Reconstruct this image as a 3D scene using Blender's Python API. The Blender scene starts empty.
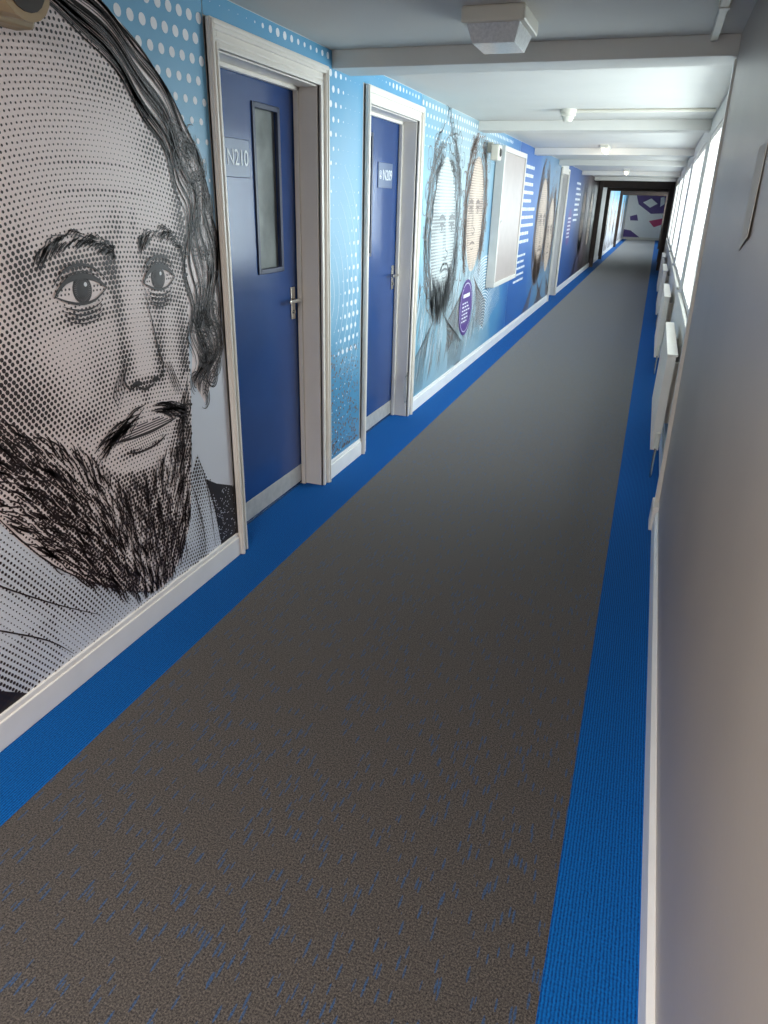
import bpy, math, random
from mathutils import Matrix, Vector
random.seed(7)
S=bpy.context.scene
COL=bpy.context.collection
XL=-1.673; ZC=2.28; H=1.6
# ------------------------------------------------------------ materials
def lin(c):
    r=[]
    for v in c[:3]:
        v=v/255.0
        r.append(v/12.92 if v<=.04045 else ((v+.055)/1.055)**2.4)
    return (r[0],r[1],r[2],1)
def new_mat(name):
    m=bpy.data.materials.new(name); m.use_nodes=True
    nt=m.node_tree; b=nt.nodes['Principled BSDF']; return m,nt,b
def mat(name,c,rough=.6,metal=0,noise=.04,nscale=8,bump=0,bscale=200,spec=.5,coat=0):
    m,nt,b=new_mat(name)
    tc=nt.nodes.new('ShaderNodeTexCoord')
    n=nt.nodes.new('ShaderNodeTexNoise'); n.inputs['Scale'].default_value=nscale; n.inputs['Detail'].default_value=4
    nt.links.new(tc.outputs['Object'],n.inputs['Vector'])
    cr=nt.nodes.new('ShaderNodeValToRGB'); l=lin(c)
    cr.color_ramp.elements[0].position=.3; cr.color_ramp.elements[1].position=.7
    cr.color_ramp.elements[0].color=(l[0]*(1-noise),l[1]*(1-noise),l[2]*(1-noise),1)
    cr.color_ramp.elements[1].color=(min(1,l[0]*(1+noise)),min(1,l[1]*(1+noise)),min(1,l[2]*(1+noise)),1)
    nt.links.new(n.outputs['Fac'],cr.inputs['Fac']); nt.links.new(cr.outputs['Color'],b.inputs['Base Color'])
    b.inputs['Roughness'].default_value=rough; b.inputs['Metallic'].default_value=metal
    b.inputs['Specular IOR Level'].default_value=spec; b.inputs['Coat Weight'].default_value=coat
    if bump:
        n2=nt.nodes.new('ShaderNodeTexNoise'); n2.inputs['Scale'].default_value=bscale
        nt.links.new(tc.outputs['Object'],n2.inputs['Vector'])
        bp=nt.nodes.new('ShaderNodeBump'); bp.inputs['Strength'].default_value=bump; bp.inputs['Distance'].default_value=.002
        nt.links.new(n2.outputs['Fac'],bp.inputs['Height']); nt.links.new(bp.outputs['Normal'],b.inputs['Normal'])
    return m
def ramp_mat(name,axis,lo,hi,stops,rough=.45,nz=.0):
    """colour gradient along an object axis"""
    m,nt,b=new_mat(name)
    tc=nt.nodes.new('ShaderNodeTexCoord'); sp=nt.nodes.new('ShaderNodeSeparateXYZ')
    nt.links.new(tc.outputs['Object'],sp.inputs[0])
    mr=nt.nodes.new('ShaderNodeMapRange'); mr.inputs['From Min'].default_value=lo; mr.inputs['From Max'].default_value=hi
    nt.links.new(sp.outputs[axis],mr.inputs['Value'])
    n=nt.nodes.new('ShaderNodeTexNoise'); n.inputs['Scale'].default_value=2.2; n.inputs['Detail'].default_value=3
    nt.links.new(tc.outputs['Object'],n.inputs['Vector'])
    ma=nt.nodes.new('ShaderNodeMath'); ma.operation='MULTIPLY_ADD'; ma.inputs[1].default_value=nz; 
    nt.links.new(n.outputs['Fac'],ma.inputs[0]); nt.links.new(mr.outputs[0],ma.inputs[2])
    ad=nt.nodes.new('ShaderNodeMath'); ad.operation='SUBTRACT'; ad.inputs[1].default_value=nz*.5
    nt.links.new(ma.outputs[0],ad.inputs[0])
    cr=nt.nodes.new('ShaderNodeValToRGB'); e=cr.color_ramp.elements
    e[0].position=stops[0][0]; e[0].color=lin(stops[0][1]); e[1].position=stops[-1][0]; e[1].color=lin(stops[-1][1])
    for p,c in stops[1:-1]:
        q=e.new(p); q.color=lin(c)
    nt.links.new(ad.outputs[0],cr.inputs['Fac']); nt.links.new(cr.outputs['Color'],b.inputs['Base Color'])
    b.inputs['Roughness'].default_value=rough
    return m
def carpet_grey():
    m,nt,b=new_mat('carpet_charcoal'); N=nt.nodes; L=nt.links
    tc=N.new('ShaderNodeTexCoord')
    n=N.new('ShaderNodeTexNoise'); n.inputs['Scale'].default_value=210; n.inputs['Detail'].default_value=6; n.inputs['Roughness'].default_value=.8
    L.new(tc.outputs['Object'],n.inputs['Vector'])
    cr=N.new('ShaderNodeValToRGB'); e=cr.color_ramp.elements
    e[0].position=.40; e[0].color=lin((26,25,27)); e[1].position=.65; e[1].color=lin((108,100,94))
    L.new(n.outputs['Fac'],cr.inputs['Fac'])
    # short narrow blue flecks lying along the corridor
    mp=N.new('ShaderNodeMapping'); mp.inputs['Scale'].default_value=(95,15,1)
    L.new(tc.outputs['Object'],mp.inputs['Vector'])
    v=N.new('ShaderNodeTexVoronoi'); v.inputs['Scale'].default_value=1
    L.new(mp.outputs[0],v.inputs['Vector'])
    lt=N.new('ShaderNodeMath'); lt.operation='LESS_THAN'; lt.inputs[1].default_value=.30
    L.new(v.outputs['Distance'],lt.inputs[0])
    sc=N.new('ShaderNodeSeparateColor'); L.new(v.outputs['Color'],sc.inputs[0])
    g=N.new('ShaderNodeMath'); g.operation='GREATER_THAN'; g.inputs[1].default_value=.42; L.new(sc.outputs[0],g.inputs[0])
    mu=N.new('ShaderNodeMath'); mu.operation='MULTIPLY'; L.new(lt.outputs[0],mu.inputs[0]); L.new(g.outputs[0],mu.inputs[1])
    n3=N.new('ShaderNodeMapRange'); n3.inputs['From Min'].default_value=.38; n3.inputs['From Max'].default_value=.58; n3.inputs['To Max'].default_value=.9; L.new(n.outputs['Fac'],n3.inputs['Value'])
    mu2=N.new('ShaderNodeMath'); mu2.operation='MULTIPLY'; L.new(mu.outputs[0],mu2.inputs[0]); L.new(n3.outputs[0],mu2.inputs[1])
    mx=N.new('ShaderNodeMix'); mx.data_type='RGBA'; L.new(mu2.outputs[0],mx.inputs['Factor'])
    L.new(cr.outputs['Color'],mx.inputs['A']); mx.inputs['B'].default_value=lin((32,78,124))
    L.new(mx.outputs['Result'],b.inputs['Base Color'])
    b.inputs['Roughness'].default_value=.95; b.inputs['Specular IOR Level'].default_value=.2
    b.inputs['Sheen Weight'].default_value=.4; b.inputs['Sheen Roughness'].default_value=.4
    bp=N.new('ShaderNodeBump'); bp.inputs['Strength'].default_value=.6; bp.inputs['Distance'].default_value=.003
    L.new(n.outputs['Fac'],bp.inputs['Height']); L.new(bp.outputs['Normal'],b.inputs['Normal'])
    return m
def carpet_blue():
    m,nt,b=new_mat('carpet_blue'); N=nt.nodes; L=nt.links
    tc=N.new('ShaderNodeTexCoord')
    n=N.new('ShaderNodeTexNoise'); n.inputs['Scale'].default_value=170; n.inputs['Detail'].default_value=5
    L.new(tc.outputs['Object'],n.inputs['Vector'])
    w=N.new('ShaderNodeTexWave'); w.bands_direction='X'; w.inputs['Scale'].default_value=38; w.inputs['Distortion'].default_value=1.5; w.inputs['Detail'].default_value=2
    L.new(tc.outputs['Object'],w.inputs['Vector'])
    ad=N.new('ShaderNodeMath'); ad.operation='MULTIPLY_ADD'; ad.inputs[1].default_value=.45; L.new(w.outputs['Fac'],ad.inputs[0]); L.new(n.outputs['Fac'],ad.inputs[2])
    cr=N.new('ShaderNodeValToRGB'); e=cr.color_ramp.elements
    e[0].position=.35; e[0].color=lin((0,46,104)); e[1].position=1; e[1].color=lin((2,100,178))
    L.new(ad.outputs[0],cr.inputs['Fac'])
    sp=N.new('ShaderNodeSeparateXYZ'); L.new(tc.outputs['Object'],sp.inputs[0])
    md=N.new('ShaderNodeMath'); md.operation='MODULO'; md.inputs[1].default_value=1.0
    ofs=N.new('ShaderNodeMath'); ofs.operation='ADD'; ofs.inputs[1].default_value=10.3; L.new(sp.outputs[1],ofs.inputs[0]); L.new(ofs.outputs[0],md.inputs[0])
    lt=N.new('ShaderNodeMath'); lt.operation='LESS_THAN'; lt.inputs[1].default_value=.003; L.new(md.outputs[0],lt.inputs[0])
    lm=N.new('ShaderNodeMath'); lm.operation='MULTIPLY'; lm.inputs[1].default_value=.3; L.new(lt.outputs[0],lm.inputs[0])
    mx=N.new('ShaderNodeMix'); mx.data_type='RGBA'; L.new(lm.outputs[0],mx.inputs['Factor']); L.new(cr.outputs['Color'],mx.inputs['A']); mx.inputs['B'].default_value=lin((0,50,120))
    L.new(mx.outputs['Result'],b.inputs['Base Color'])
    b.inputs['Roughness'].default_value=.9; b.inputs['Specular IOR Level'].default_value=.2
    bp=N.new('ShaderNodeBump'); bp.inputs['Strength'].default_value=.5; bp.inputs['Distance'].default_value=.003
    L.new(ad.outputs[0],bp.inputs['Height']); L.new(bp.outputs['Normal'],b.inputs['Normal'])
    return m
def emit(name,c,s):
    m,nt,b=new_mat(name); b.inputs['Base Color'].default_value=lin(c); b.inputs['Emission Color'].default_value=lin(c); b.inputs['Emission Strength'].default_value=s; return m
def glass(name,tint=(225,235,240)):
    m,nt,b=new_mat(name); N=nt.nodes
    t=N.new('ShaderNodeBsdfTransparent'); t.inputs[0].default_value=lin(tint)
    g=N.new('ShaderNodeBsdfGlossy'); g.inputs['Roughness'].default_value=.05
    mx=N.new('ShaderNodeMixShader'); mx.inputs[0].default_value=.06
    nt.links.new(t.outputs[0],mx.inputs[1]); nt.links.new(g.outputs[0],mx.inputs[2]); nt.links.new(mx.outputs[0],N['Material Output'].inputs['Surface'])
    return m
M_WHITE=mat('gloss_white_paint',(232,225,216),.3,noise=.02)
M_BOARD=mat('skirting_white_paint',(240,236,232),.35,noise=.03)
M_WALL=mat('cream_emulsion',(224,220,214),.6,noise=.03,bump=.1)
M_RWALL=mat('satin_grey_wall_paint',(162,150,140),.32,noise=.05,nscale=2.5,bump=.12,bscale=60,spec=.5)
M_CEIL=mat('ceiling_paint',(220,216,209),.7,noise=.02,nscale=3)
M_BEAM=mat('beam_paint',(222,218,211),.5,noise=.02)
M_GREY=carpet_grey(); M_BLUE=carpet_blue()
M_DOOR=mat('blue_gloss_door',(36,68,122),.2,noise=.08,nscale=3,bump=.15,bscale=30)
M_KICK=mat('brushed_kick_plate',(186,182,176),.45,metal=.2,noise=.12,nscale=20)
M_METAL=mat('satin_steel',(200,196,188),.25,metal=1)
M_NAVY=mat('navy_bead',(22,36,70),.4)
M_PLATE=mat('slate_sign',(92,106,136),.35)
M_WTXT=mat('white_lettering',(236,238,242),.5,noise=.01)
M_PLAS=mat('white_plastic',(222,216,202),.4,noise=.02)
M_TAN=mat('tan_plastic',(168,146,112),.45,noise=.06)
M_DKPL=mat('dark_plastic',(52,44,38),.5)
M_BROWN=mat('dark_brown_wood',(60,44,36),.5,noise=.2,nscale=10)
M_GLASS=glass('clear_glass'); M_DGL=mat('wired_glass_dark',(128,132,130),.12,noise=.25,nscale=6)
M_DIFF=mat('prismatic_diffuser',(225,226,226),.2,noise=.12,nscale=90)
M_LAMP=emit('lamp_glow',(255,240,215),14)
M_INK=mat('ink',(44,30,30),.5,noise=.05)
M_BLACK=mat('black_coat_print',(28,24,32),.5,noise=.1)
M_SKIN=mat('paper_pale_print',(236,221,219),.45,noise=.02,nscale=3)
M_COLLAR=mat('collar_print',(218,221,230),.45,noise=.02,nscale=3)
M_IRIS=mat('iris_print',(110,100,102),.45)
M_BG1=ramp_mat('portrait_backdrop',2,0,2.28,[(.1,(210,210,218)),(.42,(208,212,222)),(.60,(164,194,214)),(.80,(114,172,206)),(1,(106,168,206))],nz=.06)
M_BG2=ramp_mat('dotted_backdrop',2,0,2.28,[(0,(84,140,182)),(.25,(66,138,180)),(.5,(130,176,202)),(.75,(120,170,200)),(1,(88,156,196))],nz=.5)
M_BG3=ramp_mat('sketch_backdrop',1,5.3,9.4,[(0,(110,160,184)),(.3,(154,178,188)),(.6,(134,168,186)),(.8,(74,136,180)),(1,(34,100,166))],nz=.25)
M_BG4=ramp_mat('blue_text_backdrop',1,9.2,13.4,[(0,(24,86,158)),(.4,(28,94,166)),(.6,(92,134,172)),(1,(112,138,160))],nz=.2)
M_BG5=ramp_mat('dark_backdrop',1,14.5,22,[(0,(24,80,150)),(.25,(20,70,136)),(.4,(38,50,94)),(.6,(72,52,58)),(1,(62,48,44))],nz=.2)
M_PURP=mat('purple_print',(84,56,128),.45,noise=.05)
M_SKB=mat('sketch_brown',(124,104,94),.5,noise=.1)
M_SKG=mat('sketch_blue_grey',(112,114,116),.5,noise=.1)
M_SKL=mat('sketch_pale',(184,192,192),.5,noise=.05)
M_SKT=mat('sketch_tan',(204,182,164),.5,noise=.08)
M_RED=mat('magenta_print',(196,56,110),.5)
M_WHP=mat('white_print',(240,240,242),.5,noise=.02)
M_PAPER=mat('paper',(200,192,182),.6)
# ------------------------------------------------------------ mesh helpers
def link(o,parent=None):
    COL.objects.link(o)
    if parent: o.parent=parent
    return o
def mesh_obj(name,vs,fs,mats,mi=None,parent=None,smooth=False):
    me=bpy.data.meshes.new(name); me.from_pydata(vs,[],fs)
    for m in mats: me.materials.append(m)
    if mi: me.polygons.foreach_set('material_index',mi)
    if smooth: me.polygons.foreach_set('use_smooth',[True]*len(me.polygons))
    me.update(); o=bpy.data.objects.new(name,me); return link(o,parent)
def boxes(name,bl,mats,parent=None,bevel=0):
    vs=[];fs=[];mi=[]
    for b in bl:
        a,c=b[0],b[1]; k=b[2] if len(b)>2 else 0; n=len(vs)
        vs+=[(x,y,z) for x in (a[0],c[0]) for y in (a[1],c[1]) for z in (a[2],c[2])]
        fs+=[tuple(n+i for i in q) for q in [(0,1,3,2),(4,6,7,5),(0,4,5,1),(2,3,7,6),(0,2,6,4),(1,5,7,3)]]; mi+=[k]*6
    o=mesh_obj(name,vs,fs,mats if isinstance(mats,list) else [mats],mi,parent)
    if bevel:
        m=o.modifiers.new('bevel','BEVEL'); m.width=bevel; m.segments=2; m.limit_method='ANGLE'
    return o
def cyl(name,p0,p1,r,m,parent=None,n=20,r2=None,extra=()):
    """lofted round solid through a list of (point,radius)"""
    prof=[(Vector(p0),r)]+[(Vector(p),q) for p,q in extra]+[(Vector(p1),r if r2 is None else r2)]
    ax=(Vector(p1)-Vector(p0)).normalized(); u=ax.orthogonal().normalized(); w=ax.cross(u)
    vs=[];fs=[]
    for c,q in prof:
        for i in range(n):
            t=2*math.pi*i/n; vs.append(tuple(c+u*q*math.cos(t)+w*q*math.sin(t)))
    for k in range(len(prof)-1):
        for i in range(n):
            j=(i+1)%n; fs.append((k*n+i,k*n+j,(k+1)*n+j,(k+1)*n+i))
    fs.append(tuple(range(n))[::-1]); fs.append(tuple((len(prof)-1)*n+i for i in range(n)))
    return mesh_obj(name,vs,fs,[m],None,parent)
def empty(name,loc):
    o=bpy.data.objects.new(name,None); o.empty_display_size=.1; o.location=loc; COL.objects.link(o); bpy.context.view_layer.update(); return o
def adopt(parent,*kids):
    for k in kids:
        k.parent=parent; k.matrix_parent_inverse=Matrix.Translation(parent.location).inverted()
def struct(o): o['kind']='structure'; return o
def tag(o,label,cat,group=None):
    o['label']=label; o['category']=cat
    if group: o['group']=group
    return o
def text_mesh(name,s,size,x,y,z,m,parent=None,align='CENTER',sx=1):
    cu=bpy.data.curves.new(name,'FONT'); cu.body=s; cu.size=size; cu.align_x=align; cu.align_y='CENTER'; cu.extrude=.0008
    t=bpy.data.objects.new(name,cu); COL.objects.link(t)
    dg=bpy.context.evaluated_depsgraph_get(); me=bpy.data.meshes.new_from_object(t.evaluated_get(dg))
    bpy.data.objects.remove(t)
    for v in me.vertices:
        a,b,c=v.co; v.co=(x+c,y+a*sx,z+b)
    me.materials.clear(); me.materials.append(m); o=bpy.data.objects.new(name,me); return link(o,parent)
# ------------------------------------------------------------ flat print builder (everything lies on the left wall)
class Print:
    def __init__(s,mats): s.v=[];s.f=[];s.m=[];s.mats=mats
    def poly(s,pts,m,layer=1):
        n=len(s.v); x=XL+.002+layer*.0005
        s.v+=[(x,y,z) for y,z in pts]; s.f.append(tuple(range(n,n+len(pts)))); s.m.append(s.mats.index(m))
    def disc(s,y,z,r,m,layer=2,n=8,ry=None):
        ry=ry or r
        s.poly([(y+r*math.cos(2*math.pi*i/n),z+ry*math.sin(2*math.pi*i/n)) for i in range(n)],m,layer)
    def stroke(s,pts,w,m,layer=3,taper=True):
        n=len(pts)
        if n<2: return
        A=[];B=[]
        for i,(y,z) in enumerate(pts):
            a=pts[max(0,i-1)]; b=pts[min(n-1,i+1)]; dy,dz=b[0]-a[0],b[1]-a[1]; l=math.hypot(dy,dz) or 1
            t=i/(n-1); k=w*.5*((.25+.75*math.sin(math.pi*t)) if taper else 1)
            A.append((y-dz/l*k,z+dy/l*k)); B.append((y+dz/l*k,z-dy/l*k))
        x=XL+.002+layer*.0005; o=len(s.v)
        s.v+=[(x,y,z) for y,z in A]+[(x,y,z) for y,z in B]
        for i in range(n-1): s.f.append((o+n+i,o+n+i+1,o+i+1,o+i)); s.m.append(s.mats.index(m))
    def arc(s,cy,cz,ry,rz,a0,a1,w,m,layer=3,n=14,taper=True):
        s.stroke([(cy+ry*math.cos(math.radians(a0+(a1-a0)*i/n)),cz+rz*math.sin(math.radians(a0+(a1-a0)*i/n))) for i in range(n+1)],w,m,layer,taper)
    def build(s,name,parent=None): return mesh_obj(name,s.v,s.f,s.mats,s.m,parent)
def inside(p,poly):
    x,y=p; c=False; j=len(poly)-1
    for i in range(len(poly)):
        xi,yi=poly[i]; xj,yj=poly[j]
        if (yi>y)!=(yj>y) and x<(xj-xi)*(y-yi)/(yj-yi)+xi: c=not c
        j=i
    return c
def crom(P,n=8):
    out=[]; Q=[P[0]]+P+[P[-1]]
    for i in range(1,len(Q)-2):
        p0,p1,p2,p3=Q[i-1:i+3]
        for k in range(n):
            t=k/n
            out.append(tuple(.5*((2*p1[d])+(-p0[d]+p2[d])*t+(2*p0[d]-5*p1[d]+4*p2[d]-p3[d])*t*t+(-p0[d]+3*p1[d]-3*p2[d]+p3[d])*t**3) for d in (0,1)))
    out.append(P[-1]); return out
def samp(C,t):
    t=max(0,min(1,t))*(len(C)-1); i=min(int(t),len(C)-2); f=t-i
    return (C[i][0]*(1-f)+C[i+1][0]*f,C[i][1]*(1-f)+C[i+1][1]*f)
# ------------------------------------------------------------ shell
YB=-2.0; YD=22.0; YE=43.0; BASE=.115
fl=[]
def fbox(x0,x1,y0,y1,k): fl.append(((x0,y0,-.05),(x1,y1,0),k))
fbox(-1.43,.03,YB,YE,0); fbox(-1.673,-1.43,YB,YE,1); fbox(.03,.40,YB,YE,1)
DOORS=[(2.70,3.63),(4.31,5.27),(13.45,14.40)]
for a,b in DOORS: fbox(-1.95,-1.673,a-.02,b+.02,1)
struct(boxes('floor',fl,[M_GREY,M_BLUE]))
DH=2.11
wl=[];y=YB
for a,b in DOORS:
    wl.append(((XL-.25,y,0),(XL,a,ZC))); wl.append(((XL-.25,a,DH),(XL,b,ZC))); y=b
wl.append(((XL-.25,y,0),(XL,YE,ZC)))
struct(boxes('wall_left',wl,M_WALL))
struct(boxes('wall_back',[((XL-.25,YB-.1,0),(.5,YB,ZC))],M_WALL))
struct(boxes('ceiling',[((XL-.25,YB,ZC),(.5,YE,ZC+.08))],M_CEIL))
YN=3.83; xb,xt=.255,.205
def leanbox(name,y0,y1,m):
    vs=[(xb,y0,0),(.45,y0,0),(.45,y0,ZC),(xt,y0,ZC),(xb,y1,0),(.45,y1,0),(.45,y1,ZC),(xt,y1,ZC)]
    return mesh_obj(name,vs,[(0,1,2,3),(7,6,5,4),(0,3,7,4),(3,2,6,7),(2,1,5,6),(1,0,4,5)],[m])
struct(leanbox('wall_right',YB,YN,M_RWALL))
XR2=.29; bays=[]; wr=[]
WZ0,WZ1=.93,2.14
def bay(y,a,b):
    bays.append((a,b)); wr.append(((XR2,y,0),(XR2+.12,a,ZC))); wr.append(((XR2,a,0),(XR2+.12,b,WZ0))); wr.append(((XR2,a,WZ1),(XR2+.12,b,ZC)))
y=YN+.002
for i in range(6):
    a=4.10+i*3.3; b=a+2.75
    if b>YD: break
    bay(y,a,b); y=b
wr.append(((XR2,y,0),(XR2+.12,YD+3,ZC)))
y=YD+3
for i in range(4):
    a=y+.6; b=a+3
    bay(y,a,b); y=b
wr.append(((XR2,y,0),(XR2+.12,YE,ZC)))
struct(boxes('wall_window_side',wr,M_WALL))
struct(boxes('wall_end',[((XL-.25,YE,0),(.5,YE+.1,ZC))],M_WALL))
for i,(a,b) in enumerate(bays):
    x0,x1=XR2+.004,XR2+.05
    fr=[((x0,a,WZ0),(x1,b,WZ0+.045)),((x0,a,WZ1-.045),(x1,b,WZ1)),((x0,a,WZ0+.045),(x1,a+.045,WZ1-.045)),((x0,b-.045,WZ0+.045),(x1,b,WZ1-.045))]
    c=(a+b)/2; fr.append(((x0,c-.022,WZ0+.045),(x1,c+.022,WZ1-.045)))
    w=struct(boxes('window_%d'%(i+1),fr,M_WHITE,bevel=.004))
    boxes('glazing',[((XR2+.022,a+.045,WZ0+.045),(XR2+.028,b-.045,WZ1-.045))],M_GLASS,parent=w)
    boxes('window_sill',[((XR2-.025,a-.03,WZ0-.025),(XR2+.02,b+.03,WZ0))],M_WHITE,parent=w,bevel=.006)
for i,yb in enumerate([3.8,7.1,10.4,13.0+.0,16.9,20.2]):
    struct(boxes('trim_%d'%(i+1),[((XL,yb,2.20),(XR2,yb+.24,ZC))],M_BEAM,bevel=.004))
def portal(n,yp,zt,xl=-1.56,xr=.17):
    return struct(boxes('trim_%d'%n,[((XL,yp,0),(xl,yp+.15,ZC)),((xr,yp,0),(XR2,yp+.15,ZC)),((xl,yp,zt),(xr,yp+.15,ZC))],M_BROWN,bevel=.01))
portal(10,YD,2.08); portal(11,25.5,2.06); portal(12,34,2.06)
struct(boxes('trim_13',[((XL,YD+.15,2.2),(XR2,25.5,ZC))],M_BROWN))
def skirt(name,spans,m=M_BOARD):
    bl=[]
    for a,b in spans:
        bl.append(((XL,a,0),(XL+.018,b,BASE-.02))); bl.append(((XL,a,BASE-.02),(XL+.012,b,BASE)))
    return struct(boxes(name,bl,m,bevel=.003))
skirt('baseboard_left',[(YB,2.638),(3.70,4.24),(5.34,13.38),(14.47,YD),(YD+.15,YE)])
struct(mesh_obj('baseboard_right',[(xb-.018,YB,0),(xb+.01,YB,0),(xb+.01,YB,.115),(xb-.006,YB,.115),(xb-.018,YB,.10),(xb-.018,YN,0),(xb+.01,YN,0),(xb+.01,YN,.115),(xb-.006,YN,.115),(xb-.018,YN,.10)],
  [(0,1,2,3,4),(9,8,7,6,5),(0,5,6,1),(1,6,7,2),(2,7,8,3),(3,8,9,4),(4,9,5,0)],[M_BOARD]))
struct(boxes('baseboard_window_side',[((XR2-.015,YN+.05,0),(XR2,YD,.11))],M_BOARD,bevel=.003))
struct(mesh_obj('trim_14',[(xb-.022,YN-.02,0),(.40,YN-.02,0),(.40,YN-.02,2.19),(xt-.006,YN-.02,2.19),(xb-.022,YN+.045,0),(.28,YN+.045,0),(.28,YN+.045,2.19),(xt-.006,YN+.045,2.19)],[(0,1,2,3),(7,6,5,4),(0,3,7,4),(3,2,6,7),(2,1,5,6),(1,0,4,5)],[M_WHITE]))
struct(boxes('trim_15',[((xb-.035,YN-.10,0),(xb+.01,YN+.05,.14))],M_WHITE,bevel=.006))
# ------------------------------------------------------------ doors
def door(n,a,b,txt,mirror,tn):
    XF=-1.80
    bl=[((XF-.06,a,0),(XL+.001,a+.012,DH)),((XF-.06,b-.012,0),(XL+.001,b,DH)),((XF-.06,a,DH-.012),(XL+.001,b,DH))]
    bl+=[((XF+.005,a+.012,0),(XF+.03,a+.03,DH-.012)),((XF+.005,b-.03,0),(XF+.03,b-.012,DH-.012)),((XF+.005,a+.012,DH-.03),(XF+.03,b-.012,DH-.012))]
    for (w0,w1,t) in [(0,1,.014),(.0,.22,.022),(.30,.42,.019),(.62,1,.030),(.78,.94,.036)]:
        L0=a+.006-(.066)*w0; L1=a+.006-(.066)*w1
        bl.append(((XL,L1,0),(XL+t,L0,DH-.006+.09*w1)))
        R0=b-.006+.076*w0; R1=b-.006+.076*w1
        bl.append(((XL,R0,0),(XL+t,R1,DH-.006+.09*w1)))
        bl.append(((XL,L0,DH-.006+.09*w0),(XL+t,R0,DH-.006+.09*w1)))
    struct(boxes('trim_%d'%tn,bl,M_WHITE,bevel=.003))
    d=empty('door_%d'%n,(XF,(a+b)/2,0)); d['kind']='structure'
    la,lb=a+.015,b-.015
    if not mirror: va,vb=a+.50,a+.74; sa,sb=a+.165,a+.445; hy=b-.085
    else: va,vb=a+.19,a+.41; sa,sb=a+.53,a+.81; hy=b-.085
    z0,z1=1.26,1.98
    X0,X1=XF-.044,XF
    leaf=boxes('door_leaf',[((X0,la,.012),(X1,va,DH-.015)),((X0,vb,.012),(X1,lb,DH-.015)),((X0,va,.012),(X1,vb,z0)),((X0,va,z1),(X1,vb,DH-.015))],M_DOOR)
    vp=boxes('vision_panel',[((X0+.015,va,z0),(X0+.025,vb,z1))],M_DGL); vp['label']='narrow wired glass vision panel'
    bd=boxes('glazing_bead',[((X1-.01,va-.012,z0-.012),(X1+.008,va+.012,z1+.012)),((X1-.01,vb-.012,z0-.012),(X1+.008,vb+.012,z1+.012)),((X1-.01,va,z0-.012),(X1+.008,vb,z0+.012)),((X1-.01,va,z1-.012),(X1+.008,vb,z1+.012))],M_NAVY,bevel=.003)
    kp=boxes('kick_plate',[((X1,la+.01,.02),(X1+.004,lb-.01,.125))],M_KICK,bevel=.001)
    sg=boxes('room_sign',[((X1,sa,1.675),(X1+.006,sb,1.83))],M_PLATE,bevel=.003)
    tm=text_mesh('sign_lettering',txt,.092,X1+.0075,sa+.175,1.752,M_WTXT,sx=.88)
    vs=[];fs=[];cy=sa+.038;cz=1.755;x=X1+.0072
    def ringm(cy,cz,r0,r1,n=20):
        o=len(vs)
        for i in range(n):
            t=2*math.pi*i/n; vs.append((x,cy+r0*math.cos(t),cz+r0*math.sin(t))); vs.append((x,cy+r1*math.cos(t),cz+r1*math.sin(t)))
        for i in range(n):
            j=(i+1)%n; fs.append((o+2*i,o+2*i+1,o+2*j+1,o+2*j))
    ringm(cy,cz,.022,.026); ringm(cy,cz+.004,.006,.010)
    o=len(vs); vs+= [(x,cy-.012,cz-.016),(x,cy+.012,cz-.016),(x,cy+.006,cz-.006),(x,cy-.006,cz-.006)]; fs.append((o,o+1,o+2,o+3))
    em=mesh_obj('sign_emblem',vs,fs,[M_WTXT])
    hp=boxes('handle_plate',[((X1,hy-.022,.99),(X1+.008,hy+.022,1.16))],M_METAL,bevel=.003)
    hl=boxes('lever_handle',[((X1+.008,hy-.008,1.085),(X1+.05,hy+.008,1.101)),((X1+.038,hy-.115,1.084),(X1+.052,hy+.01,1.102))],M_METAL,bevel=.005)
    ky=cyl('key_cylinder',(X1+.008,hy,1.03),(X1+.016,hy,1.03),.010,M_METAL)
    hs=[]
    for hz in (.25,1.05,1.85):
        q=cyl('hinge',(X1+.006,la+.002,hz),(X1+.006,la+.002,hz+.09),.007,M_METAL,n=10); hs.append(q)
    adopt(d,leaf,vp,bd,kp,sg,hp,hl,*hs)
    for c,pp in ((tm,sg),(em,sg),(ky,hp)):
        c.parent=pp
    struct(boxes('trim_%d'%(tn+10),[((XF-.05,a+.012,0),(XF+.004,b-.012,.010))],M_METAL))
door(1,*DOORS[0],'N210',False,21)
door(2,*DOORS[1],'N209',True,22)
door(3,*DOORS[2],'N208',False,23)
# ------------------------------------------------------------ mural 1 : large stippled portrait
P=Print([M_BG1,M_SKIN,M_COLLAR,M_BLACK,M_INK,M_WTXT,M_IRIS])
P.poly([(YB+.02,BASE),(2.636,BASE),(2.636,ZC-.003),(YB+.02,ZC-.003)],M_BG1,0)
hair_in=crom([(1.20,1.85),(1.38,2.02),(1.60,2.09),(1.85,2.07),(2.06,1.98),(2.25,1.82),(2.37,1.65),(2.41,1.48),(2.385,1.23),(2.40,1.05),(2.38,.92)])
hair_out=crom([(1.05,1.90),(1.25,2.15),(1.60,2.24),(1.90,2.17),(2.09,2.12),(2.29,2.01),(2.45,1.86),(2.57,1.69),(2.625,1.47),(2.622,1.20),(2.60,.98),(2.46,.80)])
face=crom([(1.20,1.85),(1.38,2.02),(1.60,2.09),(1.85,2.07),(2.06,1.99),(2.26,1.83),(2.38,1.65),(2.42,1.48),(2.40,1.23),(2.375,1.02),(2.36,.80),(2.32,.55),(2.26,.29),(2.06,.125),(1.78,.27),(1.54,.48),(1.36,.74),(1.28,1.05),(1.20,1.35),(1.16,1.6),(1.20,1.85)])
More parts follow.
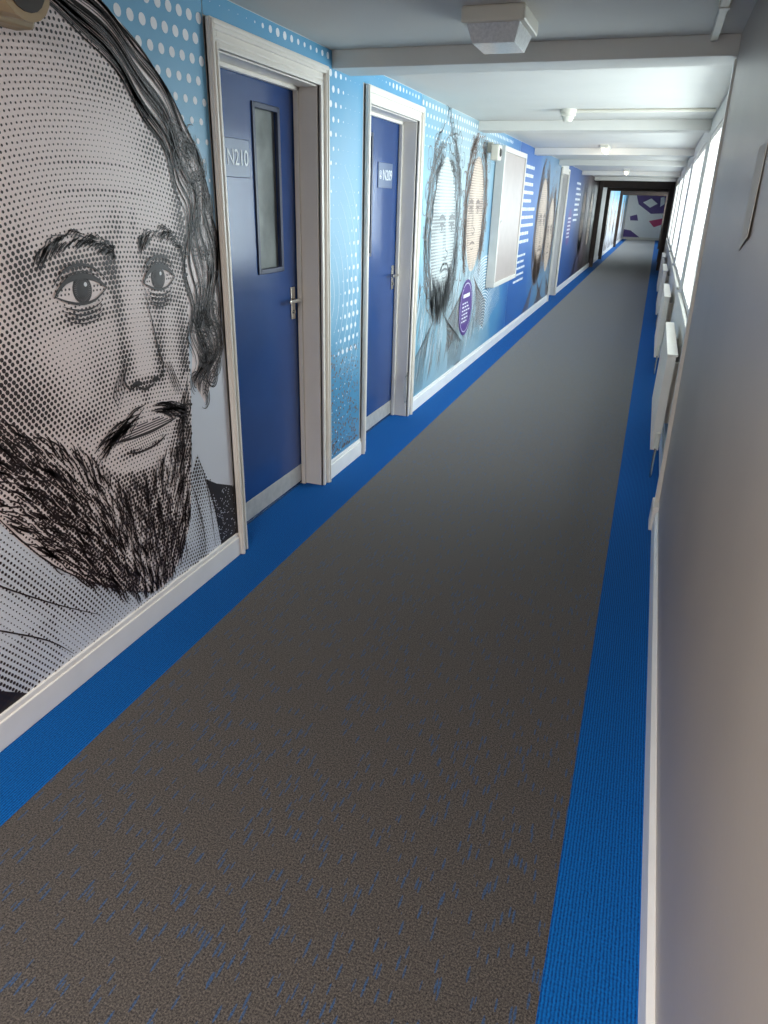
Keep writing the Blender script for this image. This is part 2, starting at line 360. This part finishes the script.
beard=crom([(1.30,1.16),(1.46,1.00),(1.62,.90),(1.76,.82),(1.86,.70),(2.02,.655),(2.16,.69),(2.27,.80),(2.31,.90),(2.365,.96),(2.355,.78),(2.32,.53),(2.26,.29),(2.06,.125),(1.78,.27),(1.54,.48),(1.36,.74),(1.30,1.16)],5)
collarL=[(1.00,.98),(1.26,.95),(1.36,.74),(1.54,.47),(1.78,.26),(2.06,BASE),(.95,BASE),(.90,.7)]
collarR=[(2.24,.27),(2.31,.52),(2.37,.60),(2.46,.44),(2.53,.26),(2.56,BASE),(2.05,BASE)]
coatR=[(2.42,.47),(2.50,.42),(2.636,.36),(2.636,BASE),(2.50,BASE),(2.47,.30)]
coatL=[(.2,.55),(.75,.42),(1.22,.215),(1.34,BASE),(.2,BASE)]
P.poly(collarL,M_COLLAR,1); P.poly(collarR,M_COLLAR,1)
P.poly(face,M_SKIN,2)
P.poly(coatR,M_BLACK,3); P.poly(coatL,M_BLACK,3)
band=[(a) for a in hair_out]+list(reversed(hair_in)); P.poly(band,M_SKIN,1)
G=[(1.83,1.385,.15,.045,.55),(2.24,1.385,.11,.045,.60),(1.985,1.38,.035,.10,.50),(2.000,1.22,.025,.12,.40),(2.00,1.06,.04,.06,.50),
(2.09,.965,.09,.022,.65),(2.19,1.04,.025,.09,.60),(2.215,1.16,.03,.12,.28),(2.09,.915,.025,.03,.35),(1.83,1.235,.12,.025,.45),(2.23,1.24,.09,.025,.45),
(1.60,.98,.12,.12,.35),(2.345,1.0,.04,.22,.65),(2.40,1.50,.05,.22,.60),(1.45,1.10,.14,.16,.38),(1.3,1.4,.16,.5,.38),(1.62,1.40,.06,.10,.30),
(2.09,1.13,.025,.15,-.22),(2.10,1.02,.03,.03,-.15),(2.05,1.72,.16,.12,-.07),(1.72,1.14,.08,.06,-.08),(1.88,1.00,.06,.12,.22),(1.5,1.6,.12,.2,.12),(2.04,1.50,.03,.05,.28),(2.12,1.50,.02,.05,.22),
(2.0,1.60,.25,.010,.18),(1.98,1.68,.25,.010,.14),(1.60,1.30,.05,.10,.18),(2.02,.735,.10,.018,.65),(1.78,.90,.07,.05,.35),(2.28,1.75,.08,.08,.30),(2.15,1.92,.2,.05,.22),(1.8,2.02,.3,.04,.18)]
def tone(y,z):
    t=.115
    for a,b,c,d,e in G: t+=e*math.exp(-((y-a)/c)**2-((z-b)/d)**2)
    return t
s_=.0178; rows=int(2.6/(s_*.87))
for j in range(-14,rows):
    for i in range(0,int(1.56/s_)):
        y=1.08+i*s_+(j%2)*s_*.5; z=.05+j*s_*.87-.30*(y-1.98)**2+.10
        if z<BASE or z>2.2 or y>2.625: continue
        if inside((y,z),face):
            if inside((y,z),beard): t=.34+.2*math.sin(17*y+9*z)
            else: t=tone(y,z)
            t=max(.05,min(.80,t)); r=s_*math.sqrt(t/math.pi)*1.0
            P.disc(y+random.uniform(-.001,.001),z+random.uniform(-.001,.001),r,M_INK,4,7)
        elif inside((y,z),collarL) or inside((y,z),collarR):
            t=.07+.20*(.5+.5*math.sin(9*y+13*z+2*math.sin(5*y)))**3+.25*math.exp(-((y-2.35)/.04)**2)
            if z<.32 and y<1.5: t+=.12
            P.disc(y,z,s_*math.sqrt(t/math.pi),M_INK,4,7)
def strand(t,a,b,w,amp,fr,ph,m=M_INK,layer=6):
    pts=[];n=max(8,int((b-a)*70))
    for i in range(n+1):
        u=a+(b-a)*i/n; p=samp(hair_in,u); q=samp(hair_out,u)
        k=t+amp*math.sin(fr*u*20+ph)*(0.3+1.3*u*u); pts.append((p[0]*(1-k)+q[0]*k,p[1]*(1-k)+q[1]*k))
    pts=[(min(2.634,y),min(2.27,z)) for y,z in pts]
    P.stroke(pts,w,m,layer)
for i in range(240):
    t=random.random(); a=random.uniform(0,.88); b=min(1,a+random.uniform(.10,.30))
    strand(t,a,b,random.uniform(.003,.0066),.10,2.4,3.5*t+random.uniform(-.4,.4))
for i in range(36): strand(.93+.07*random.random(),i/40,min(1,i/40+.1),.006,.03,2,i)
for i in range(60):
    u=random.uniform(.55,1.0); p=samp(hair_in,u); q=samp(hair_out,u); k=random.uniform(.2,1.0)
    cy,cz=p[0]*(1-k)+q[0]*k,p[1]*(1-k)+q[1]*k
    for r in (.014,.025,.036):
        a0=random.uniform(-60,60)+i*40
        if cy+r<2.63: P.arc(cy,cz,r,r*1.35,a0,a0+220,.0052,M_INK,7,10)
cnt=0
while cnt<1200:
    y=random.uniform(1.27,2.37); z=random.uniform(.12,1.15)
    if not inside((y,z),beard): continue
    cnt+=1; tx,tz=2.06,-.35
    L=random.uniform(.05,.11); pts=[];cy,cz=y,z; wob=random.uniform(-.5,.5)
    for k in range(6):
        dy,dz=tx-cy,tz-cz; ang=math.atan2(dz,dy)+wob*math.sin(k*.9)+(.7*(1.9-cy) if cy<1.9 else -.3*(cy-1.9))
        pts.append((cy,cz)); cy+=math.cos(ang)*L/5; cz+=math.sin(ang)*L/5
        if cz<BASE+.005: break
    P.stroke(pts,random.uniform(.0035,.0068),M_INK,6)
# moustache: thin, swept from below the nose down past the mouth corners
for sgn,tip in ((-1,(1.79,.755)),(1,(2.325,.78))):
    for i in range(46):
        x0=random.uniform(.01,.20); s0=(2.09+sgn*x0,.900-x0*.34-random.uniform(0,.045))
        e=(s0[0]+sgn*random.uniform(.06,.13),s0[1]-random.uniform(.02,.065))
        if (e[0]-tip[0])*sgn>0: e=(tip[0]+random.uniform(-.02,.02),e[1])
        mid=((s0[0]+e[0])/2,(s0[1]+e[1])/2+.010)
        P.stroke(crom([s0,mid,e],3),random.uniform(.004,.0068),M_INK,9)
# lips
up=crom([(1.89,.795),(1.97,.812),(2.05,.828),(2.09,.820),(2.13,.828),(2.19,.806),(2.235,.79),(2.14,.788),(2.05,.784),(1.97,.788),(1.89,.795)],4)
lo=crom([(1.92,.784),(2.03,.778),(2.12,.779),(2.21,.784),(2.16,.748),(2.06,.732),(1.97,.748),(1.92,.784)],4)
P.poly(up,M_SKIN,7); P.poly(lo,M_SKIN,7)
for i in range(60):
    y=1.89+i*.006
    for z in (.795,.804,.813,.822):
        if inside((y,z),up): P.disc(y,z,.0034,M_INK,8,6)
for i in range(26):
    for j in range(4):
        y=1.92+i*.0125+(j%2)*.006; z=.772-j*.011
        if inside((y,z),lo): P.disc(y,z,.0036,M_INK,8,6)
P.stroke(crom([(1.87,.800),(1.97,.787),(2.08,.782),(2.17,.785),(2.25,.792)],4),.012,M_INK,10)
P.stroke(crom([(1.95,.738),(2.03,.722),(2.12,.726),(2.18,.745)],4),.009,M_INK,10)
def eye(cy,cz,w,h,iy):
    up=[(cy-w,cz-.010),(cy-w*.55,cz+h*.62),(cy,cz+h*.88),(cy+w*.55,cz+h*.62),(cy+w,cz-.004)]
    lo=[(cy+w,cz-.004),(cy+w*.5,cz-h*.75),(cy,cz-h*.92),(cy-w*.5,cz-h*.7),(cy-w,cz-.010)]
    U=crom(up,6); D=crom(lo,6)
    P.poly(U+D[1:-1],M_SKIN,5)
    r=h*.93; cz2=cz+.000
    P.disc(iy,cz2,r,M_INK,6,22); P.disc(iy,cz2,r*.84,M_IRIS,7,22)
    for k in range(34):
        a=2*math.pi*k/34; P.stroke([(iy+r*.42*math.cos(a),cz2+r*.42*math.sin(a)),(iy+r*.84*math.cos(a),cz2+r*.84*math.sin(a))],.004,M_INK,8,False)
    P.disc(iy,cz2,r*.5,M_INK,9,18); P.disc(iy+r*.34,cz2+r*.34,r*.17,M_WTXT,10,10)
    for k in range(14):
        yy=cy-w*.88+k*w*.135
        if abs(yy-iy)>h*1.0:
            P.disc(yy,cz-.008,.0038,M_INK,6,6); P.disc(yy+.005,cz+.006,.0042,M_INK,6,6)
    P.stroke(U,.020,M_INK,11); P.stroke(D,.009,M_INK,11)
    P.stroke([(y,z+.026+.008*math.cos((y-cy)/w)) for y,z in U],.009,M_INK,11)
    P.stroke([(y,z+.014) for y,z in U[3:-3]],.005,M_INK,11)
    for q,wd in ((.020,.006),(.034,.006),(.048,.005),(.060,.004)): P.stroke([(y,z-q) for y,z in D[3:-3]],wd,M_INK,11)
eye(1.835,1.318,.116,.046,1.840); eye(2.232,1.322,.094,.044,2.226)
for (c,n) in (([(1.65,1.39),(1.74,1.455),(1.84,1.470),(1.94,1.452),(2.01,1.42)],120),([(2.13,1.43),(2.19,1.465),(2.27,1.478),(2.34,1.455),(2.39,1.40)],90)):
    C=crom(c,6)
    for i in range(n):
        t=random.random(); p=samp(C,t); q=samp(C,min(1,t+.12)); o=random.uniform(-.026,.022)
        P.stroke([(p[0],p[1]+o-.014),((p[0]+q[0])/2,(p[1]+q[1])/2+o+.004),(q[0],q[1]+o*.6+.004)],.005,M_INK,6)
# nose
P.stroke(crom([(2.14,1.30),(2.165,1.18),(2.185,1.08),(2.205,1.01),(2.185,.968),(2.145,.966)],6),.007,M_INK,8)
P.stroke(crom([(2.005,1.05),(1.98,1.00),(2.005,.962),(2.05,.972)],6),.009,M_INK,8)
P.stroke(crom([(2.045,.962),(2.09,.944),(2.145,.956)],6),.011,M_INK,8)
P.disc(2.042,.972,.026,M_INK,8,14,.011); P.disc(2.150,.968,.020,M_INK,8,14,.010)
for k in range(5): P.stroke(crom([(1.995-.012*k,1.06-.01*k),(1.972-.014*k,1.00-.01*k),(1.975-.01*k,.955-.012*k)],5),.004,M_INK,8)
for k in range(4): P.stroke(crom([(2.215+.01*k,1.02),(2.24+.012*k,.95),(2.27+.012*k,.88)],5),.004,M_INK,8)
for c in ([(1.22,1.0),(1.36,.74),(1.54,.48),(1.78,.27),(2.00,.13)],[(1.05,.86),(1.25,.60),(1.48,.38),(1.70,.20)],[(1.02,.62),(1.25,.42),(1.45,.25),(1.55,.13)],[(2.30,.52),(2.34,.40),(2.37,.25),(2.37,.13)],[(2.37,.60),(2.42,.45),(2.44,.28),(2.45,.13)]):
    P.stroke(crom(c,6),.005,M_INK,7)
for i in range(140):
    y=random.uniform(2.44,2.63); z=random.uniform(.13,.38); P.disc(y,z,.003,M_COLLAR,8,5)
for j in range(12):
    for i in range(16):
        y=1.95+i*.060+(j%2)*.030; z=1.52+j*.066
        if z>2.24 or y>2.615: continue
        if inside((y,z),hair_out+[(1.05,.8)]): continue
        r=.003+.015*max(0,min(1,(z-1.50)/.6)); P.disc(y,z,r,M_WTXT,2,12)
tag(P.build('wall_mural'),'printed mural of a bearded man in black stipple dots','mural')
# ------------------------------------------------------------ strip above doors and between them
P=Print([M_BG2,M_WTXT,M_SKB,M_SKG])
P.poly([(2.64,DH+.088),(5.345,DH+.088),(5.345,ZC-.003),(2.64,ZC-.003)],M_BG2,0)
P.poly([(3.712,BASE),(4.232,BASE),(4.232,DH+.088),(3.712,DH+.088)],M_BG2,0)
for j in range(32):
    for i in range(46):
        y=2.66+i*.066+(j%2)*.033; z=.14+j*.068
        if z>2.258: continue
        if not(3.735<y<4.21) and z<2.218: continue
        if y>5.33: continue
        k=.5+.5*math.sin(3.1*z+2.2*math.sin(y*4)); r=.002+.019*max(0,k-.2)
        if z<.75: r*=.3
        P.disc(y,z,r,M_WTXT,1,10)
for i in range(520):
    y=random.uniform(3.73,4.2); z=.14+.65*random.random()**1.6; P.disc(y,z,random.uniform(.003,.009),M_SKB,2,6)
for k in range(7): P.arc(3.72,1.1,.10+.07*k,.16+.1*k,-60,62,.004,M_WTXT,2,18)
tag(P.build('wall_mural'),'pale blue mural strip with white halftone dots around doors','mural')
# ------------------------------------------------------------ sketched portraits
def sketch(P,cy,cz,R,ink,pale,beard=True,curls=False,turn=.12,shoulders=True,fine=1.0):
    def W(a,b): return (cy+a*R,cz+b*R)
    P.poly([W(.60*math.cos(t*math.pi/14),.95*math.sin(t*math.pi/14)-.03) for t in range(28)],pale,1)
    for j in range(48):
        for i in range(34):
            a=-.62+i*.038+(j%2)*.019; b=-.95+j*.040
            if (a/.58)**2+(b/.93)**2>1: continue
            t=.12+.5*math.exp(-((a+.5)/.22)**2)+.45*math.exp(-((a-.55)/.17)**2)+.55*math.exp(-((b-.14)/.09)**2)*(abs(a-turn)>.08)+.45*math.exp(-((a-turn+.1)/.06)**2-((b+.05)/.25)**2)+.35*math.exp(-((a-turn)/.15)**2-((b+.33)/.05)**2)
            y,z=W(a,b); P.disc(y,z,.039*R*math.sqrt(min(.75,t)/math.pi),ink,2,6)
    f=fine
    for s in (-1,1):
        ey=turn+s*.25
        P.arc(*W(ey,.06),.12*R,.06*R,10,170,.028*R*f,ink,3); P.arc(*W(ey,.06),.11*R,.05*R,190,350,.012*R*f,ink,3)
        P.disc(*W(ey,.06),.038*R,ink,4,12); P.arc(*W(ey,.13),.16*R,.08*R,20,160,.04*R*f,ink,3)
    P.stroke(crom([W(turn-.06,.05),W(turn-.02,-.2),W(turn+.12,-.26),W(turn+.02,-.33),W(turn-.1,-.30)],4),.018*R*f,ink,3)
    P.stroke(crom([W(turn-.2,-.50),W(turn,-.47),W(turn+.2,-.50)],4),.03*R*f,ink,3); P.arc(*W(turn,-.54),.12*R,.05*R,200,340,.014*R*f,ink,3)
    for i in range(210):
        a=math.radians(random.uniform(-25,205)); r0=random.uniform(.90,1.35)
        p=[]
        for k in range(7):
            aa=a-(.09*k)*(1 if a<math.pi/2 else -1); rr=r0+.03*math.sin(k*2+i)+(.04*math.cos(k*1.7) if curls else 0)
            p.append(W(.66*rr*math.cos(aa),1.0*rr*math.sin(aa)-.02))
        P.stroke(p,random.uniform(.008,.018)*R*f,ink,3)
    if curls:
        for i in range(90):
            a=math.radians(random.uniform(-50,230)); rr=random.uniform(1.0,1.5)
            c=W(.70*rr*math.cos(a),rr*math.sin(a)); q=random.uniform(.04,.11)*R; a0=random.uniform(0,360); P.arc(c[0],c[1],q,q*1.1,a0,a0+240,.012*R*f,ink,4,9)
    if beard:
        for i in range(320):
            a=random.uniform(-.55,.6); b=random.uniform(-.36-.22*(1-abs(a)),-.95)+ (.35*a*a)
            if abs(a-turn)<.13 and b>-.56: continue
            w=random.uniform(-.1,.1)
            P.stroke([W(a,b),W(a*.9+w*.3,b-.12),W(a*.75+w,b-.30)],random.uniform(.009,.018)*R*f,ink,4)
        for s in (-1,1):
            for i in range(14): P.stroke([W(turn+s*.02,-.38-random.uniform(0,.04)),W(turn+s*.13,-.41),W(turn+s*random.uniform(.18,.26),-.47-random.uniform(0,.05))],.011*R*f,ink,4)
    if shoulders:
        for s in (-1,1):
            for k in range(22):
                zz=max(-2.4,(BASE+.02-cz)/R)
                P.stroke(crom([W(s*(.20+.05*k),max(zz,-1.05-.03*k)),W(s*(.42+.05*k),max(zz,-1.25-.02*k)),W(s*(.60+.04*k),max(zz,-1.55-.03*k)),W(s*(.66+.03*k),max(zz,-2.1))],4),.012*R*f,ink,2)
def lines(P,y0,y1,z0,n,dz,h,m,layer=3):
    for k in range(n):
        y=y0; z=z0-k*dz; e=y1-random.uniform(0,(y1-y0)*.3)
        while y<e:
            w=random.uniform(.03,.09); P.poly([(y,z),(min(e,y+w),z),(min(e,y+w),z+h),(y,z+h)],m,layer); y+=w+.022
P=Print([M_BG3,M_SKB,M_SKL,M_SKG,M_WTXT,M_PURP,M_SKT])
Y1=9.35
P.poly([(5.35,BASE),(Y1,BASE),(Y1,ZC-.003),(5.35,ZC-.003)],M_BG3,0)
sketch(P,6.10,1.36,.62,M_SKG,M_SKL,True,True,.15,fine=1.3)
sketch(P,7.22,1.50,.54,M_SKB,M_SKT,False,True,-.1,fine=1.5)
for k in range(26):
    P.arc(7.9,.25,.12+.035*k,.08+.03*k,20,150,.010,M_WTXT,2,16)
for k in range(320):
    y=5.4+random.random()*2.4; z=.16+random.random()*.75
    P.stroke([(y,z),(y+.05,z+.1),(y+.08,z+.24)],.009,random.choice([M_SKG,M_SKB,M_SKL,M_WTXT]),2)
P.disc(7.08,.64,.27,M_PURP,12,36)
P.arc(7.08,.64,.235,.235,0,360,.006,M_WTXT,13,36,False)
P.poly([(6.95,.74),(7.21,.74),(7.21,.775),(6.95,.775)],M_WTXT,13)
lines(P,6.93,7.25,.68,6,.035,.013,M_WTXT,13)
for j in range(5):
    for i in range(44):
        y=5.38+i*.08+(j%2)*.04; z=2.23-j*.065
        P.disc(y,z,.018-.0032*j,M_WTXT,1,9)
tag(P.build('wall_mural'),'pale blue mural with sketched bearded man, curly-haired woman, purple disc','mural')
P=Print([M_BG4,M_WTXT,M_SKB,M_SKT,M_SKL,M_PURP])
P.poly([(9.36,BASE),(13.37,BASE),(13.37,ZC-.003),(9.36,ZC-.003)],M_BG4,0)
lines(P,9.55,10.9,2.02,10,.10,.04,M_WTXT); lines(P,9.7,10.6,.95,5,.08,.028,M_WTXT)
sketch(P,11.7,1.30,.72,M_SKB,M_SKT,True,False,.1,fine=1.4)
sketch(P,12.75,1.15,.60,M_SKB,M_SKT,False,True,.0,fine=1.4)
tag(P.build('wall_mural'),'bright blue mural with white writing and brown sketched faces','mural')
P=Print([M_BG5,M_WTXT,M_SKB,M_SKT,M_PURP,M_BLACK,M_BLUE])
P.poly([(14.49,BASE),(YD,BASE),(YD,ZC-.003),(14.49,ZC-.003)],M_BG5,0)
P.disc(15.6,1.2,.35,M_PURP,1,30); lines(P,15.35,15.85,1.35,6,.07,.03,M_WTXT); lines(P,16.2,17.2,2.0,8,.1,.04,M_WTXT)
sketch(P,18.3,1.3,.65,M_BLACK,M_SKB,True,False,.1,fine=1.5); sketch(P,20.3,1.3,.65,M_BLACK,M_SKT,False,True,.1,fine=1.5)
tag(P.build('wall_mural'),'dark blue and brown mural with shadowy portraits','mural')
P=Print([M_BG4,M_BG1,M_WTXT,M_SKB,M_SKT])
P.poly([(26,BASE),(42.5,BASE),(42.5,ZC-.003),(26,ZC-.003)],M_BG1,0)
for k in range(7): sketch(P,27.5+k*2.2,1.3,.65,M_SKB,M_SKT,k%2==0,k%2==1,.1,fine=2)
tag(P.build('wall_mural'),'pale mural with a row of brown sketched portraits','mural')
vs=[];fs=[];mi=[]
def ep(pts,k,l):
    n=len(vs); vs.extend([(x,YE-.012-.004*l,z) for x,z in pts]); fs.append(tuple(range(n,n+len(pts)))); mi.append(k)
ep([(XL+.02,.12),(XR2-.02,.12),(XR2-.02,ZC-.02),(XL+.02,ZC-.02)],1,0)
ep([(-1.1,1.75),(-.4,1.30),(.27,1.35),(.27,ZC-.02),(-1.3,ZC-.02)],0,1)
ep([(-.9,1.85),(-.5,2.05),(-.15,1.80),(-.5,1.60)],1,2); ep([(-.05,2.1),(.15,2.15),(.2,1.8),(0,1.65)],1,2)
ep([(XL+.02,.12),(-.8,.12),(-1.3,.45),(XL+.02,.5)],0,1)
ep([(-.45,.95),(.25,1.10),(.25,.80),(-.15,.65)],2,2); ep([(-1.45,1.15),(-1.1,1.25),(-1.0,.95),(-1.4,.95)],0,2)
tag(mesh_obj('wall_mural',vs,fs,[M_PURP,M_WHP,M_RED,M_BLUE],mi),'white, purple and magenta graphic mural covering the corridor end wall','mural')
# ------------------------------------------------------------ boxed panel on the left wall
e=empty('display_cabinet',(XL,8.6,.75)); tag(e,'shallow white wall cabinet with pale flush front panel','cabinet')
a,b=7.95,9.30
c1=boxes('cabinet_frame',[((XL+.007,a,.75),(XL+.10,a+.05,2.14)),((XL+.007,b-.05,.75),(XL+.10,b,2.14)),((XL+.007,a+.05,.75),(XL+.10,b-.05,.80)),((XL+.007,a+.05,2.09),(XL+.10,b-.05,2.14))],mat('cabinet_white',(216,210,204),.4),bevel=.004)
c2=boxes('front_panel',[((XL+.007,a+.05,.80),(XL+.085,b-.05,2.09))],mat('cabinet_panel',(178,165,160),.4),bevel=.002)
c3=boxes('lock',[((XL+.085,a+.12,1.40),(XL+.092,a+.15,1.44))],M_METAL)
adopt(e,c1,c2,c3)
e=empty('motion_sensor',(XL,7.55,2.08)); tag(e,'small pale plastic motion sensor on the wall above the mural','sensor')
k1=boxes('mounting_bracket',[((XL+.003,7.52,2.05),(XL+.06,7.58,2.14))],M_PLAS,bevel=.006)
k2=boxes('sensor_body',[((XL+.05,7.47,1.98),(XL+.13,7.63,2.12))],M_PLAS,bevel=.015)
k3=cyl('sensor_lens',(XL+.13,7.55,2.05),(XL+.142,7.55,2.05),.04,M_DKPL,r2=.028)
adopt(e,k1,k2,k3)
e=empty('alarm_sounder',(XL,1.7,2.05)); tag(e,'tan plastic wall sounder with round dark grille above the portrait','alarm')
k1=boxes('sounder_back_box',[((XL+.001,1.52,1.98),(XL+.07,1.74,2.14))],M_TAN,bevel=.012)
k2=cyl('sounder_horn',(XL+.07,1.63,2.06),(XL+.15,1.63,2.06),.07,M_TAN,r2=.085,extra=[((XL+.10,1.63,2.06),.075)])
k3=cyl('sounder_grille',(XL+.15,1.63,2.06),(XL+.153,1.63,2.06),.066,M_DKPL)
adopt(e,k1,k2,k3)
# ------------------------------------------------------------ ceiling things
e=empty('emergency_light',(-.70,3.2,ZC)); tag(e,'square white ceiling emergency light with clear prismatic diffuser','ceiling light')
k1=boxes('light_housing',[((-.83,3.10,ZC-.055),(-.585,3.42,ZC))],M_PLAS,bevel=.008)
vs=[(-.81,3.12,ZC-.055),(-.605,3.12,ZC-.055),(-.605,3.40,ZC-.055),(-.81,3.40,ZC-.055),(-.79,3.15,ZC-.115),(-.625,3.15,ZC-.115),(-.625,3.37,ZC-.115),(-.79,3.37,ZC-.115)]
k2=mesh_obj('diffuser',vs,[(0,1,2,3),(7,6,5,4),(0,4,5,1),(1,5,6,2),(2,6,7,3),(3,7,4,0)],[M_DIFF])
adopt(e,k1,k2)
e=empty('smoke_detector',(-.79,6.35,ZC)); tag(e,'round white smoke detector on the ceiling','smoke detector')
k1=cyl('detector_base',(-.79,6.35,ZC),(-.79,6.35,ZC-.025),.065,M_PLAS,n=28)
k2=cyl('detector_head',(-.79,6.35,ZC-.025),(-.79,6.35,ZC-.085),.058,M_PLAS,n=28,r2=.030,extra=[((-.79,6.35,ZC-.045),.058),((-.79,6.35,ZC-.050),.045),((-.79,6.35,ZC-.058),.045)])
adopt(e,k1,k2)
tag(cyl('cable_conduit',(-.72,6.35,ZC-.013),(.27,6.35,ZC-.013),.012,M_PLAS,n=12),'thin white conduit running across the ceiling to the detector','conduit')
tag(boxes('cable_conduit',[((.085,YB,ZC-.028),(.115,3.79,ZC)),((.08,1.5,ZC-.032),(.12,1.53,ZC)),((.08,3.2,ZC-.032),(.12,3.23,ZC))],M_PLAS,bevel=.003),'white plastic trunking running along the ceiling','conduit')
for i,yy in enumerate((10.05,16.3)):
    e=empty('ceiling_lamp',(-.74,yy,ZC)); tag(e,'small lit ceiling lamp with warm white tube','lamp','ceiling lamps')
    k1=boxes('lamp_housing',[((-.80,yy-.22,ZC-.04),(-.70,yy+.22,ZC))],M_PLAS,bevel=.006)
    k2=cyl('lamp_tube',(-.75,yy-.21,ZC-.06),(-.75,yy+.21,ZC-.06),.022,M_LAMP,n=16)
    adopt(e,k1,k2)
# ------------------------------------------------------------ radiators under the windows
def radiator(y0,y1):
    e=empty('radiator',(XR2,(y0+y1)/2,.15)); tag(e,'white steel panel radiator below the windows','radiator','corridor radiators')
    vs=[];fs=[];n=int((y1-y0)/.033)
    xf=XR2-.10
    prof=[]
    for i in range(n):
        y=y0+i*.033; prof+=[(y,xf),(y+.012,xf),(y+.018,xf+.008),(y+.027,xf+.008)]
    prof.append((y1,xf))
    for (y,x) in prof: vs+=[(x,y,.17),(x,y,.77)]
    m=len(prof)
    for i in range(m-1): fs.append((2*i,2*i+2,2*i+3,2*i+1))
    b0=len(vs)
    for (y,x) in prof: vs+=[(xf+.05,y,.17),(xf+.05,y,.77)]
    for i in range(m-1): fs.append((b0+2*i+1,b0+2*i+3,b0+2*i+2,b0+2*i)); fs.append((2*i+1,2*i+3,b0+2*i+3,b0+2*i+1)); fs.append((2*i,b0+2*i,b0+2*i+2,2*i+2))
    fs.append((0,1,b0+1,b0)); fs.append((2*m-2,b0+2*m-2,b0+2*m-1,2*m-1))
    k1=mesh_obj('radiator_panel',vs,fs,[M_WHITE])
    k2=boxes('top_grille',[((xf-.004,y0-.004,.77),(xf+.06,y1+.004,.785))],M_WHITE,bevel=.003)
    k3=cyl('valve',(xf+.03,y0-.05,.20),(xf+.03,y0-.05,.30),.018,M_PLAS,n=14,r2=.014)
    k4=cyl('pipe',(xf+.03,y0-.05,.0),(xf+.03,y0-.05,.20),.0075,M_METAL,n=10)
    k6=cyl('pipe',(xf+.03,y0-.05,.20),(xf+.03,y0+.02,.20),.0075,M_METAL,n=10)
    k5=boxes('wall_bracket',[((xf+.05,y0+.2,.3),(XR2-.001,y0+.23,.7))],M_WHITE)
    k7=boxes('wall_bracket',[((xf+.05,y1-.23,.3),(XR2-.001,y1-.2,.7))],M_WHITE)
    adopt(e,k1,k2,k3,k4,k5,k6,k7)
for a in (4.65,7.9,11.3,14.6): radiator(a,a+1.4)
def xw(z): return xb+(xt-xb)*z/ZC
vs=[(xw(1.75)-.002,2.24,1.75),(xw(1.50)-.003,2.24,1.50),(xw(1.52)-.007,2.06,1.54),(xw(1.75)-.003,2.06,1.75)]
vs+=[(x+.0015,y,z) for x,y,z in vs]
o=mesh_obj('wall_notice',vs,[(0,1,2,3),(7,6,5,4),(0,4,5,1),(1,5,6,2),(2,6,7,3),(3,7,4,0)],[M_PAPER]); tag(o,'thin paper notice curling away from the grey wall','notice')
# ------------------------------------------------------------ light
w=bpy.data.worlds.new('world'); S.world=w; w.use_nodes=True
w.node_tree.nodes['Background'].inputs[0].default_value=(1,.985,.97,1); w.node_tree.nodes['Background'].inputs[1].default_value=3.5
def area(name,loc,rot,sx,sy,e,c=(1,1,1),spread=180):
    l=bpy.data.lights.new(name,'AREA'); l.shape='RECTANGLE'; l.size=sx; l.size_y=sy; l.energy=e; l.color=c; l.spread=math.radians(spread)
    o=bpy.data.objects.new(name,l); o.location=loc; o.rotation_euler=rot; COL.objects.link(o); return o
EN=[235,150,110,100,95,95]
for i,(a,b) in enumerate(bays):
    area('daylight',(1.1,(a+b)/2,1.6),(0,math.radians(78),0),1.6,2.7,EN[i] if i<len(EN) else 260,(1,.95,.885))
area('near_fill_light',(-.7,-.6,ZC-.02),(0,0,0),.6,1.2,88,(1,.93,.86))  # unseen fill added behind the camera to brighten the near end, no fixture
# ------------------------------------------------------------ camera
rt=(0.9400271,0.16093377,-0.30074802); fw=(0.34009548,-0.37459792,0.86256099); dn=(-0.02615561,0.91311375,0.40686504)
cam=bpy.data.cameras.new('camera'); co=bpy.data.objects.new('camera',cam); COL.objects.link(co)
R=Matrix(((rt[0],-rt[1],-rt[2]),(fw[0],-fw[1],-fw[2]),(-dn[0],dn[1],dn[2])))
co.matrix_world=Matrix.Translation((0,0,H))@R.to_4x4()
cam.sensor_fit='VERTICAL'; cam.sensor_height=36; cam.lens=36*700/1024; cam.clip_start=.02
S.camera=co
S.view_settings.view_transform='Standard'; S.view_settings.look='None'
